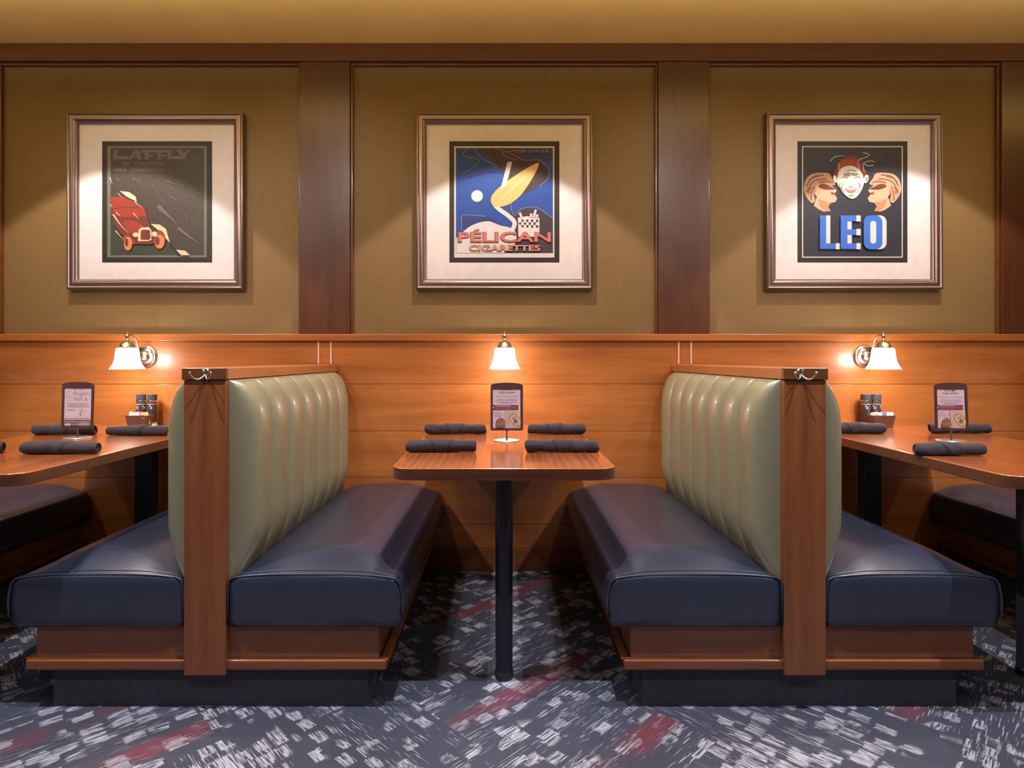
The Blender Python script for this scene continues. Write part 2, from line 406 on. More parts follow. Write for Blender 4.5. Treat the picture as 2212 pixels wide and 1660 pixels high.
# carpet laid as a diagonal herringbone of planks (one surface)
bm = bmesh.new(); uvl = bm.loops.layers.uv.new('plank'); sl = bm.loops.layers.float_color.new('seed')
rnd = random.Random(4); W = .25; NL = 4
r45 = Matrix.Rotation(PI/4, 2); oX, oY = -.10, 1.02
def plank(x, y, wx, wy, horiz):
    cs = [(x, y), (x+wx, y), (x+wx, y+wy), (x, y+wy)]
    ws = [r45 @ Vector((a*W, b*W)) for a, b in cs]
    ws = [(p.x+oX, p.y+oY) for p in ws]
    if max(p[0] for p in ws) < XL or min(p[0] for p in ws) > XR or max(p[1] for p in ws) < -3.2 or min(p[1] for p in ws) > 3.135: return
    f = bm.faces.new([bm.verts.new((a, b, 0)) for a, b in ws])
    col = (rnd.random(), 1.0 if horiz and rnd.random() < .72 else 0.0, rnd.random(), 1)
    for lp, (a, b) in zip(f.loops, cs):
        u, v = ((a-x)*W, (b-y)*W) if horiz else ((b-y)*W, (a-x)*W)
        lp[uvl].uv = (u, v); lp[sl] = col
for k in range(-60, 60):
    for j in range(-12, 13):
        plank(k, k+2*NL*j, NL, 1, True); plank(k-1, k+2*NL*j, 1, NL, False)
for co, no in (((XL, 0, 0), (-1, 0, 0)), ((XR, 0, 0), (1, 0, 0)), ((0, -3.2, 0), (0, -1, 0)), ((0, 3.135, 0), (0, 1, 0))):
    bmesh.ops.bisect_plane(bm, geom=bm.verts[:]+bm.edges[:]+bm.faces[:], plane_co=co, plane_no=no, clear_outer=True)
for f in bm.faces:
    f.normal_update()
    if f.normal.z < 0: f.normal_flip()
me = bpy.data.meshes.new('floor'); bm.to_mesh(me); bm.free(); me.materials.append(M['carpet'])
fl = bpy.data.objects.new('floor', me); C.objects.link(fl); fl['kind'] = 'structure'

# ------------------------------------------------------------------ booths
Y0 = 1.868                                            # front plane of the cushions
def cushion(side, parent):
    """side -1/+1; local y measured from the booth's origin (0 = front plane)"""
    L = 3.088-Y0; xi, xo = .069, .600; z0 = .260; rb = .035
    ys = [0, .004, .012, .03, .06, .10, .15, .22]+[.22+(L-.24)*i/10 for i in range(1, 11)]+[L-.008, L]
    def section(y):
        t = min(y/.17, 1); cr = .010+.046*math.sin(PI/2*t)
        te = min((L-y)/.05, 1); cr *= .6+.4*te
        zt = .411; pts = []
        pts += [(xi+.004, z0), (xi, z0+.02), (xi, zt-.03), (xi+.004, zt-.006)]
        n = 16; w_ = xo-rb-(xi+.02)
        for i in range(n+1):
            s = i/n; pts.append((xi+.02+w_*s, zt+cr*(1-abs(2*s-1.0)**3.6)+.002))
        for i in range(1, 7):
            a = PI/2*(1-i/6); pts.append((xo-rb+rb*math.cos(a)+.002, zt-rb+.002+(rb)*math.sin(a)+ (0 if i == 6 else 0)))
        pts += [(xo+.006, .36), (xo+.008, .33), (xo+.004, .29), (xo-.004, z0+.006), (xo-.012, z0)]
        return pts
    bm = bmesh.new(); rings = []
    for y in ys:
        sh = .004*(1-min(y/.012, 1)); ring = []
        for x, z in section(y):
            cx, cz = (xi+xo)/2, .34
            ring.append(bm.verts.new((side*(x+(cx-x)*sh*2), y, z+(cz-z)*sh*2)))
        rings.append(ring)
    n = len(rings[0])
    for a, b in zip(rings, rings[1:]):
        for k in range(n): bm.faces.new((a[k], a[(k+1) % n], b[(k+1) % n], b[k]))
    # softly bulging front face, flat back
    prev = rings[0]
    for sc_, dy in ((.90, -.005), (.7, -.009), (.4, -.011)):
        cx, cz = side*(xi+xo)/2, .335
        ring = [bm.verts.new((cx+(v.co.x-cx)*sc_, dy, cz+(v.co.z-cz)*sc_)) for v in rings[0]]
        for k in range(n): bm.faces.new((prev[k], prev[(k+1) % n], ring[(k+1) % n], ring[k]))
        prev = ring
    bm.faces.new(prev); bm.faces.new(rings[-1])
    o = obj('seat_cushion', bm, M['navy'], parent, smooth=True)
    bm = bmesh.new(); sec = section(0)
    tube(bm, [(side*x, -.001, z) for x, z in sec[1:-2]], .0032, 8)
    tube(bm, [(side*x, .014, z+.001) for x, z in section(.014)[3:24]], .0016, 6)
    obj('piping', bm, M['piping'], o, smooth=True)
def backrest(side, parent):
    ya, yb = 1.886-Y0, 3.045-Y0; nch = 7; per = 14; x0 = .0640; z0, z1 = .400, 1.0205
    us = [(c+.5*(1-math.cos(PI*k/per)))/nch for c in range(nch) for k in range(per)]+[1.0]
    zs = [z0+.18*(i/10) for i in range(10)]+[z0+.18+(.83-z0-.18)*i/6 for i in range(6)]+[.83+(z1-.83)*math.sin(PI/2*i/16) for i in range(17)]
    bm = bmesh.new(); g = []
    for u in us:
        y = ya+(yb-ya)*u; c = (u*nch) % 1.0
        if u >= 1: c = 1
        if u <= 0: c = 0
        b = math.sqrt(max(0, 1-(2*c-1)**2))
        d0, d1 = y-ya, yb-y; re = .045; e = 1
        for d in (d0, d1):
            if d < re: e = min(e, math.sqrt(max(0, 1-((re-d)/re)**2)))
        row = []
        for z in zs:
            bb = b
            bb = bb**.85; T = .048+.040*bb
            if z < z0+.18: p = .34+.66*math.sin(PI/2*(z-z0)/.18)
            elif z > .83: p = .05+.95*math.sqrt(max(0, 1-((z-.83)/(z1-.83))**2.5))
            else: p = 1
            # outermost channels round over instead of pinching at their free edge
            if (u < .5/nch) or (u > 1-.5/nch): T = .048+.040*max(bb, .86)
            wr = .0012*noise.noise(Vector((y*9, z*7, side*3)))
            row.append(bm.verts.new((side*(x0+T*p*e+wr*p*e), y, z)))
        g.append(row)
    for a, b_ in zip(g, g[1:]):
        for i in range(len(zs)-1): bm.faces.new((a[i], a[i+1], b_[i+1], b_[i]))
    seams = set()
    for c in range(1, nch):
        row = g[c*per]
        for i in range(len(zs)-1): seams.add((row[i].index, row[i+1].index))
    bm.verts.index_update(); cols = {v for c in range(1, nch) for v in g[c*per]}
    for e in bm.edges:
        if e.verts[0] in cols and e.verts[1] in cols: e.smooth = False
    o = obj('backrest', bm, M['green'], parent, smooth=True)
    return o
def booth(cx, label, hook_dx=0, faces=(-1, 1)):
    t = thing('booth_bench', label, 'booth', (cx, Y0, 0), 'back-to-back booth benches along the wall')
    D = 3.104-Y0
    obj('end_post', bx(-.0645, .0645, -.007, .070, .1125, 1.0215), M['booth_z'], t, bevel=.004)
    obj('cap_end_shade', bx(-.0678, .0678, -.0125, .004, 1.0222, 1.0588), M['dark_x'], t, bevel=.003)  # darker wood paints the shade on the cap's front end
    obj('partition_panel', bx(-.060, .060, .070, D-.004, .14, 1.0215), M['booth_y'], t)
    cap = obj('cap_rail', bx(-.0675, .0675, .005, D, 1.0225, 1.0585), M['booth_y'], t, bevel=.003)
    obj('toe_kick', bx(-.492, .492, .032, D, 0, .13), M['kick'], t)
    obj('base_panel', bx(-.532, .532, .014, D, .130, .2575), M['booth_x'], t, bevel=.002)
    bm = bmesh.new()
    for a, b, c, d in ((-.556, .556, -.001, .0145), (-.556, -.533, .0145, D), (.533, .556, .0145, D)):
        box(bm, a, b, c, d, .1255, .158)
    bmesh.ops.remove_doubles(bm, verts=bm.verts[:], dist=1e-5)
    obj('base_moulding', bm, M['booth_x'], t, bevel=.006)
    for s in faces: cushion(s, t); backrest(s, t)
    # double coat hook on the end of the cap
    bm = bmesh.new(); hz = 1.045; hx = hook_dx
    sphere(bm, (hx, -.0135, hz+.002), .0115, 20, 10, (1, .25, 1))
    bmesh.ops.rotate(bm, verts=[], matrix=Matrix.Identity(3))
    for s in (-1, 1):
        sphere(bm, (hx+s*.007, -.0155, hz+.004), .005, 12, 8, (1, .6, 1))
        path = spline([(hx+s*.001, -.014, hz-.006), (hx+s*.005, -.020, hz-.014), (hx+s*.014, -.032, hz-.021), (hx+s*.024, -.042, hz-.016), (hx+s*.031, -.046, hz-.004)], 6)
        tube(bm, path, .0022, 10, rfun=lambda q: .0032-.0010*q)
        sphere(bm, (hx+s*.0315, -.0465, hz-.001), .0042, 12, 8)
        sphere(bm, (hx+s*.0310, -.0460, hz-.004), .0034, 12, 8)
    obj('coat_hook', bm, M['chrome'], t, smooth=True)
    return t
booth(-.921, 'green-backed booth bench with dark wooden end post, left of the middle table', .007)
booth(.923, 'green-backed booth bench with wooden end post, right of the middle table', -.018)
booth(-2.715, 'shadowed dark booth cushion cut off by the left edge of the photo', 0)
booth(2.775, 'booth bench cut off by the right edge, its dark cushion under the table', 0)

# ------------------------------------------------------------------ tables
TZ = .75
def table(cx, yf, half, label, leg_y, rear=True):
    t = thing('dining_table', label, 'table', (cx, yf, 0), 'booth dining tables')
    L = WALL-.004-yf; r = .062; pts = []
    for qx, qy, a0 in ((half-r, r, -PI/2), (-half+r, r, PI)):
        seg = [(qx+r*math.cos(a0+PI/2*i/10), qy+r*math.sin(a0+PI/2*i/10)) for i in range(11)]
        if a0 < 0: right = seg
        else: left = seg
    pts = left+right+[(half, L), (-half, L)]
    bm = bmesh.new()
    lo = [bm.verts.new((x, y, TZ-.038)) for x, y in pts]; hi = [bm.verts.new((x, y, TZ)) for x, y in pts]
    n = len(pts)
    for i in range(n): bm.faces.new((lo[i], lo[(i+1) % n], hi[(i+1) % n], hi[i])).material_index = 1
    bm.faces.new(hi); bm.faces.new(lo)
    obj('tabletop', bm, [M['table'], M['edge']], t, bevel=.004)
    ly = leg_y-yf
    bm = bmesh.new(); lathe(bm, [(0, TZ-.040), (.0295, TZ-.040), (.0295, .030), (.0305, .030), (.0305, .027), (.0295, .026), (.0325, .022), (.0325, .010), (.030, .0), (0, 0)], 40, (0, ly, 0))
    o = obj('leg', bm, M['black_metal'], t, smooth=True, autos=40)
    bm = bmesh.new(); box(bm, -.012, .012, ly+.03, L-.02, TZ-.075, TZ-.040); box(bm, -.08, .08, ly-.05, ly+.05, TZ-.044, TZ-.0385)
    obj('support_bar', bm, M['black_metal'], t)
    bm = bmesh.new(); ry = 2.985-yf; box(bm, -.042, .042, ry-.03, ry+.03, 0.0, TZ-.0385)
    vs = [bm.verts.new(p) for p in ((-.03, ry+.03, TZ-.04), (-.03, ry-.10, TZ-.04), (-.03, ry+.03, TZ-.13), (-.05, ry+.03, TZ-.04), (-.05, ry-.10, TZ-.04), (-.05, ry+.03, TZ-.13))]
    bm.faces.new(vs[:3]); bm.faces.new(vs[3:]); 
    for a, b in ((0, 1), (1, 2), (2, 0)): bm.faces.new((vs[a], vs[b], vs[b+3], vs[a+3]))
    obj('leg', bm, M['black_metal'], t, bevel=.004)
table(-.002, 1.862, .3515, 'glossy wooden table in the middle booth with four rolled napkins', 2.068)
table(-1.762, 1.768, .3515, 'glossy wooden table in the left booth, cut off by the left edge', 2.068)
table(1.796, 1.730, .3515, 'glossy wooden table in the right booth, cut off by the right edge', 2.085)

# ------------------------------------------------------------------ napkin rolls
def napkin(x, y, length, label, seed, rz=0, r=.0215, flip=1, style=0):
    t = thing('napkin_roll', label, 'napkin', (x, y, TZ), 'rolled dark cloth napkins', rz)
    rn = random.Random(seed); bm = bmesh.new(); nx, na = 90, 72; rings = []
    f1, f2 = rn.uniform(-.42, -.28), rn.uniform(.22, .36); s1, s2 = rn.uniform(.22, .40), rn.uniform(.25, .4); ph = rn.uniform(0, 6)
    for i in range(nx+1):
        u = 2*i/nx-1; xx = u*length/2; ring = []
        end = max(0, (abs(u)-.93)/.07)
        for k in range(na):
            a = 2*PI*k/na                       # a = 0 up, towards -y as it grows
            rr = r*(1+.05*math.sin(2.2*u+ph)+.012*math.sin(9*u+ph*2))
            d = (a if a < PI else a-2*PI)       # -pi..pi, front side is positive
            # pointed flap folded over the middle: two slanting edges
            e1 = u-(f1+s1*(d/PI)); e2 = (f2-s2*(d/PI)*.9)-u
            w1 = max(0, min(1, e1/.022)); w2 = max(0, min(1, e2/.022))
            rr += .0042*w1*w2 if -2.4 < d < 2.4 else 0
            rr += .0018*noise.noise(Vector((u*3+seed, d*1.2, seed)))+.0006*noise.noise(Vector((u*16, d*5, seed*2)))
            rr += .0008*math.sin(d*2+u*9+ph)*max(0, math.sin(u*4+ph))
            rr *= 1-.12*end*end
            yy = -rr*math.sin(a)*1.12; zz = rr*math.cos(a)*.98+r*.98
            if zz < .0008: zz = .0008+(.0003*noise.noise(Vector((u*9, a, 0))))
            skew = .006*math.sin(a)*(1 if u > 0 else -1)*end*flip
            ring.append(bm.verts.new((xx+skew+.004*math.sin(a+ph)*max(0, abs(u)-.9)*10, yy, max(zz, .0003))))
        rings.append(ring)
    for a, b in zip(rings, rings[1:]):
        for k in range(na): bm.faces.new((a[k], a[(k+1) % na], b[(k+1) % na], b[k]))
    for ring, s in ((rings[0], 1), (rings[-1], -1)):
        prev = ring; c = sum((v.co for v in ring), Vector())/na
        for f, dx in ((.86, -.001), (.80, .006), (.60, .012), (.55, .003), (.42, .004), (.36, .012), (.1, .014)):
            nr = [bm.verts.new((v.co.x*1+s*dx*(1 if dx > 0 else 1), c.y+(v.co.y-c.y)*f, max(.0012, c.z+(v.co.z-c.z)*f))) for v in ring]
            for k in range(na): bm.faces.new((prev[k], prev[(k+1) % na], nr[(k+1) % na], nr[k]))
            prev = nr
        bm.faces.new(prev)
    obj('napkin_cloth', bm, M['napkin'], t, smooth=True)
    return t
napkin(-.225, 2.195, .242, 'rolled charcoal napkin at the front left of the middle table', 1)
napkin(.205, 2.190, .252, 'rolled charcoal napkin at the front right of the middle table', 2)
napkin(-.216, 2.720, .262, 'rolled charcoal napkin at the back left of the middle table, near the wall', 3, r=.0225)
napkin(.229, 2.720, .246, 'rolled charcoal napkin at the back right of the middle table, near the wall', 4, r=.0225)
napkin(-1.945, 2.688, .262, 'rolled dark napkin lying behind the menu stand of the left table', 5, r=.0225)
napkin(-1.610, 2.665, .258, 'rolled dark napkin before the shakers on the left table', 6)
napkin(-1.568, 2.150, .256, 'rolled dark napkin in front of the menu stand on the left table', 7)
napkin(-1.915, 2.165, .250, 'rolled dark napkin whose end just shows at the left photo edge', 8)
napkin(1.572, 2.735, .256, 'rolled dark napkin half hidden by the right end post, by the shakers', 9, r=.0235)
napkin(2.055, 2.745, .258, 'rolled dark napkin lying behind the menu stand of the right table', 10, r=.0225)
napkin(1.548, 2.115, .236, 'rolled dark napkin in front of the menu stand on the right table', 11)

# ------------------------------------------------------------------ menu stands
INK = plain('dark_plum_ink', (.10, .055, .075), .8); INKS = plain('soft_plum_ink', (.33, .20, .25), .8)
PAPER = plain('pinkish_menu_paper', (.56, .43, .47), .75); PLUM = plain('plum_banner_ink', (.17, .02, .055), .7)
DISH = plain('photo_brown', (.20, .075, .035), .7); CREAMP = plain('photo_cream', (.56, .40, .26), .7); LINEN = plain('photo_linen', (.48, .30, .28), .7)
GREYB = plain('taupe_banner_ink', (.15, .10, .085), .7); LITE = plain('pale_ink', (.66, .56, .54), .7); OLIVE = plain('photo_olive', (.12, .10, .04), .7)
def menu(x, y, label, kind, zoff=0):
    t = thing('menu_stand', label, 'menu stand', (x, y, TZ), 'upright menu stands')
    bm = bmesh.new(); lathe(bm, [(0, 0), (.053, 0), (.054, .001), (.054, .0028), (.0525, .004), (0, .004)], 48)
    obj('base', bm, M['disc'], t, smooth=True, autos=35)
    bm = bmesh.new(); lathe(bm, [(0, .0035), (.0032, .0035), (.0032, .040), (.0052, .041), (.0058, .045), (.004, .049), (0, .050)], 16)
    obj('stem', bm, M['holder'], t, smooth=True)
    H0, HW = .043, .0665; H1, HA = .228, .239; tilt = Matrix.Rotation(-math.radians(2.2), 4, 'X')
    outer = [(-HW, H0+.003), (-HW+.003, H0), (HW-.003, H0), (HW, H0+.003), (HW, H1-.002), (HW-.003, H1)]
    outer += [((HW-.003)*math.cos(a), H1+(HA-H1)*math.sin(a)**.9) for a in [PI*i/24 for i in range(1, 24)]]+[(-HW+.003, H1), (-HW, H1-.002)]
    inner = [(-.058, .052), (.058, .052), (.058, .213), (-.058, .213)]
    bm = bmesh.new()
    y0, y1 = -.0075, -.0015
    for yy in (y0,):
        fo = [Vector((a, b, 0)) for a, b in outer]; fi = [Vector((a, b, 0)) for a, b in inner]
        tris = geometry.tessellate_polygon([fo, fi]); allp = outer+inner
        vs = [bm.verts.new((a, yy, b)) for a, b in allp]
        for tr in tris: bm.faces.new([vs[i] for i in tr])
    vb = [bm.verts.new((a, y1, b)) for a, b in outer]; bm.faces.new(vb)
    for i in range(len(outer)): j = (i+1) % len(outer); bm.faces.new((vs[i], vs[j], vb[j], vb[i]))
    ib = [bm.verts.new((a, -.0035, b)) for a, b in inner]; k = len(outer)
    for i in range(4): j = (i+1) % 4; bm.faces.new((vs[k+i], vs[k+j], ib[j], ib[i]))
    bm.faces.new(ib)
    bmesh.ops.transform(bm, matrix=tilt, verts=bm.verts)
    obj('frame', bm, M['holder'], t)
    # printed card, drawn in pixels of the zoomed photo: 995 x 1410 area
    rnd = random.Random(5)
    A = Art(555, 880, .1165/1000, -.0040); Y = lambda v: v
    A.o = (555, 0, .116/1000); yo = -(.213)/A.o[2]
    A.o = (555, 165-0, .116/1000)
    off = .213
    if kind == 'squash':
        A.rect(55, 165, 1055, 1560, PAPER)
        sh = 45 if zoff else 0
        if not sh: A.text('OH MY', 345, 130, 770, 215, INK, .015, clip=167)
        else: A.text('OH MY', 335, 178, 780, 262, INK, .015)
        A.text('SQUASH!', 270, 255+sh*.7, 850, 335+sh*.7, INK, .015)
        A.text("THERE'S NO PASTA IN OUR BUTTERNUT", 120, 398+sh*.5, 1005, 428+sh*.5, INKS)
        A.text('SQUASH AND SAUSAGE LASAGNA', 180, 446+sh*.5, 945, 472+sh*.5, INKS)
        for yy, a, b in ((532, 215, 900), (570, 145, 970), (628, 190, 940), (666, 330, 790)): A.words(a, b, yy+sh*.4, 14, INKS, rnd)
        A.rect(55, 735, 980, 912, PLUM)
        A.words(150, 705, 768, 16, LITE, rnd)
        for yy, b in ((808, 930), (845, 905), (883, 690)): A.words(150, b, yy, 12, INKS, rnd)
        A.poly([(75, 785), (98, 820), (92, 845), (60, 845), (52, 820)], LITE)
        for yy, b, hh in ((980, 320, 9), (1018, 355, 12), (1080, 465, 13), (1115, 350, 13)): A.words(95, b, yy, hh, INKS, rnd)
        A.poly([(470, 915), (980, 915), (1055, 1060), (1055, 1560), (560, 1560), (510, 1200)], LINEN)
        A.poly([(850, 915), (1055, 1200), (1055, 915)], CREAMP)
        A.poly([(640, 1150), (700, 1060), (800, 1035), (880, 1060), (1055, 1225), (1055, 1460), (980, 1530), (900, 1540), (800, 1480), (700, 1350), (640, 1250)], CREAMP, True)
        A.poly([(655, 1155), (710, 1070), (800, 1050), (880, 1080), (1052, 1245), (1052, 1450), (975, 1505), (900, 1512), (810, 1455), (710, 1330), (655, 1240)], DISH, True)
        A.poly([(680, 1165), (725, 1095), (800, 1075), (880, 1105), (1045, 1270), (1045, 1440), (970, 1485), (900, 1490), (820, 1435), (725, 1315), (680, 1235)], CREAMP, True)
        for _ in range(34):
            a, q = rnd.uniform(0, 6.28), rnd.uniform(0, 1)**.5; px, py = 865+q*150*math.cos(a)+q*50*math.sin(a), 1285+q*190*math.sin(a)+q*50*math.cos(a)
            A.ell(px, py, rnd.uniform(8, 24), rnd.uniform(7, 16), rnd.choice([DISH, LINEN, OLIVE, PAPER]), rnd.uniform(0, 3), 8)
        A.ell(870, 1275, 55, 40, OLIVE, .3, 12)
        A.poly([(150, 1400), (190, 1290), (250, 1230), (330, 1180), (400, 1215), (480, 1270), (510, 1370), (500, 1460), (420, 1540), (330, 1550), (230, 1540), (170, 1470)], DISH, True)
        for _ in range(46):
            a, q = rnd.uniform(0, 6.28), rnd.uniform(0, 1)**.5; px, py = 335+q*160*math.cos(a), 1375+q*155*math.sin(a)
            r0 = rnd.uniform(12, 34)
            A.line([(px-r0, py), (px, py-r0*.5), (px+r0, py+rnd.uniform(-10, 10))], 8, rnd.choice([CREAMP, OLIVE, CREAMP, PAPER]), True, 3)
    else:
        A.o = (555, 300-0, .116/830); A.o = (575, 290, .116/850)
        A.rect(150, 290, 1000, 1290, PAPER); A.rect(150, 1300, 1000, 1470, GREYB)
        A.text('YUM ALSO', 400, 250, 780, 365, INKS, clip=292)
        A.text('finger-', 430, 385, 950, 565, INKS, .004); A.text('tips', 440, 545, 725, 715, INKS, .004)
        A.line([(225, 400), (390, 400), (390, 690), (225, 690), (225, 400)], 9, LINEN, False); A.line([(225, 600), (390, 600)], 7, LINEN, False)
        A.ell(300, 540, 26, 18, INKS, .4, 12)
        A.ell(820, 640, 48, 44, LINEN); A.ell(820, 650, 26, 22, INKS, 0, 10)
        for yy, a, b, hh in ((775, 230, 910, 14), (820, 290, 850, 14), (868, 215, 925, 16), (962, 215, 490, 13), (982, 255, 460, 9)): A.words(a, b, yy, hh, INKS, rnd)
        A.words(645, 745, 962, 15, INK, rnd)
        for yy, b in ((1030, 890), (1110, 815)):
            A.ell(665, yy, 28, 28, INKS, 0, 16); A.ell(665, yy, 13, 12, PAPER, 0, 10); A.words(715, b, yy, 8, INKS, rnd)
        for yy in (1215, 1235, 1253): A.words(175, 955, yy, 8, INKS, rnd)
        A.text("ERVILLE DRINKS AT HOULIHAN'S", 160, 1328, 990, 1360, LITE)
        A.poly([(205, 1400), (375, 1395), (378, 1465), (200, 1462)], LITE); A.text('CHEERS', 225, 1414, 350, 1448, GREYB)
        A.rect(410, 1416, 650, 1426, LITE); A.rect(640, 1372, 650, 1468, LITE)
        for yy in (1382, 1402, 1420, 1438, 1456): A.words(670, 970, yy, 8, LITE, rnd)
    for v in A.bm.verts: v.co.z += off
    # squash card art is drawn on an area slightly different from the opening: fit it
    zs = [v.co.z for v in A.bm.verts]; z0, z1 = min(zs), max(zs); xs = [v.co.x for v in A.bm.verts]; x0, x1 = min(xs), max(xs)
    for v in A.bm.verts:
        v.co.z = .0525+(v.co.z-z0)/(z1-z0)*.160; v.co.x = -.0575+(v.co.x-x0)/(x1-x0)*.115
    bmesh.ops.transform(A.bm, matrix=tilt, verts=A.bm.verts)
    A.build('printed_card', t)
menu(.009, 2.487, 'menu stand with a squash offer card, on the middle table', 'squash')
menu(-1.812, 2.574, 'menu stand with pale fingertips card, on the left table', 'tips')
menu(1.832, 2.487, 'menu stand with a squash offer card, on the right table', 'squash', 1)

# ------------------------------------------------------------------ salt and pepper mills, packet caddies
def mill(x, y, label, turn):
    t = thing('spice_mill', label, 'mill', (x, y, TZ), 'pairs of dark mills by the wall', turn)
    bm = bmesh.new(); lathe(bm, [(0, .018), (.0220, .018), (.0225, .022), (.0225, .118), (.0215, .120), (0, .120)], 36)
    b = obj('body', bm, M['grinder'], t, smooth=True, autos=35)
    bm = bmesh.new(); lathe(bm, [(0, 0), (.0245, 0), (.0245, .004), (.021, .007), (.021, .018), (0, .018)], 36)
    obj('base', bm, M['pk_white'], t, smooth=True, autos=35)
    bm = bmesh.new(); lathe(bm, [(0, .120), (.0222, .120), (.0228, .122), (.0228, .1265), (.0222, .128), (0, .128)], 36)
    obj('collar', bm, M['nickel'], t, smooth=True, autos=35)
    bm = bmesh.new(); n = 72; rings = []
    for r_, h in ((.0205, .128), (.0225, .130), (.0225, .156), (.0215, .1585), (.018, .160)):
        rings.append([bm.verts.new(((r_-(.0009 if k % 3 == 0 and .1285 < h < .158 else 0))*math.cos(2*PI*k/n), (r_-(.0009 if k % 3 == 0 and .1285 < h < .158 else 0))*math.sin(2*PI*k/n), h)) for k in range(n)])
    for a, c in zip(rings, rings[1:]):
        for k in range(n): bm.faces.new((a[k], a[(k+1) % n], c[(k+1) % n], c[k]))
    bm.faces.new(rings[0]); bm.faces.new(rings[-1])
    obj('cap', bm, M['grinder_cap'], t)
    # printed label marks, wrapped round the glass
    bm = bmesh.new(); R = .02275
    def wrap(pts):
        vs = [bm.verts.new((R*math.sin(a), -R*math.cos(a), z)) for a, z in pts]; bm.faces.new(vs)
    def ribbon(a0, a1, z0, z1, n=10):
        for i in range(n): wrap([(a0+(a1-a0)*i/n, z0), (a0+(a1-a0)*(i+1)/n, z0), (a0+(a1-a0)*(i+1)/n, z1), (a0+(a1-a0)*i/n, z1)])
    ribbon(-PI, PI, .1085, .1105, 40)
    for c in (-.75, .75):
        for i in range(7):
            a = c+.20*math.sin(i*.9); wrap([(a-.10, .086+i*.0025), (a+.06, .084+i*.0025), (a+.12, .0875+i*.0025), (a-.02, .0885+i*.0025)])
    for i in range(5): ribbon(.05, .05+.25+.1*(i % 2), .058-.006*i, .0605-.006*i, 3)
    ribbon(-.35, -.32, .045, .105, 1); ribbon(-.35, .9, .0445, .0455, 8)
    obj('label_print', bm, M['silver'], b)
def caddy(x, y, label, cols, side):
    t = thing('packet_caddy', label, 'caddy', (x, y, TZ), 'small sweetener caddies')
    w0, w1, d0, d1, h, th = .044, .0555, .022, .028, .060, .0025
    bm = bmesh.new()
    def ringat(w_, d_, z): return [bm.verts.new(p) for p in ((-w_, -d_, z), (w_, -d_, z), (w_, d_, z), (-w_, d_, z))]
    rs = [ringat(w0, d0, 0), ringat(w1, d1, h), ringat(w1-th, d1-th, h), ringat(w0-th, d0-th, .004)]
    bm.faces.new(rs[0])
    for a, b in zip(rs, rs[1:]):
        for k in range(4): bm.faces.new((a[k], a[(k+1) % 4], b[(k+1) % 4], b[k]))
    bm.faces.new(rs[-1])
    obj('tray', bm, M['caddy'], t, bevel=.001)
    bm = bmesh.new(); tube(bm, [(side*.035+.009*math.cos(a)*.8, -d1-.0008, h-.006+.009*math.sin(a)) for a in [2*PI*i/16 for i in range(16)]], .0012, 8, closed=True)
    obj('ring_clip', bm, M['chrome'], t, smooth=True)
    rn = random.Random(int(x*100)); n = len(cols)
    for i, (c, word, px) in enumerate(cols):
        o = None; bm = bmesh.new(); hw, hh = .017, .030
        grid = [[bm.verts.new((-hw+2*hw*a/4, .0012*math.sin(a*1.6+i), -hh+2*hh*b/4)) for b in range(5)] for a in range(5)]
        for a in range(4):
            for b in range(4): bm.faces.new((grid[a][b], grid[a+1][b], grid[a+1][b+1], grid[a][b+1]))
        ext = bmesh.ops.extrude_face_region(bm, geom=bm.faces[:])
        for v in [g for g in ext['geom'] if isinstance(g, bmesh.types.BMVert)]: v.co.y += .0022*(1-abs(v.co.x)/hw*.8)
        o = obj('sweetener_packet', bm, M['pk_'+c], None, smooth=False)
        o.location = (x+px, y-.008+.004*(i % 4), TZ+.040+rn.uniform(0, .006)); o.rotation_euler = (rn.uniform(-.12, .12), rn.uniform(-.3, .3), rn.uniform(-.15, .15))
        o['label'] = word; o['category'] = 'packet'; o['group'] = 'sweetener packets in the caddies'
mill(-1.834, 3.060, 'dark spice mill with ridged cap, left one of the left table pair', .3)
mill(-1.776, 3.056, 'dark spice mill with ridged cap, right one of the left table pair', -.5)
mill(1.822, 3.060, 'dark spice mill with ridged cap, left one of the right table pair', .4)
mill(1.875, 3.060, 'dark spice mill with ridged cap, right one of the right table pair', -.2)
caddy(-1.796, 2.985, 'small brown sweetener caddy before the two mills on the left table',
      [('white', 'white paper packet leftmost in the left table caddy', -.036), ('white', 'white paper packet beside the pink one, left table caddy', -.014),
       ('pink', 'pink packet in the middle of the left table caddy', .004), ('yellow', 'yellow packet right of the pink one, left table caddy', .022), ('yellow', 'yellow packet rightmost in the left table caddy', .036)], 1)
caddy(1.853, 2.985, 'small brown sweetener caddy before the two mills on the right table',
      [('white', 'white paper packet leftmost in the right table caddy', -.034), ('white', 'white paper packet left of the blue one, right table caddy', -.014),
       ('blue', 'pale blue packet in the middle of the right table caddy', .006), ('pink', 'pink packet right of the blue one, right table caddy', .024), ('white', 'white paper packet rightmost in the right table caddy', .038)], -1)

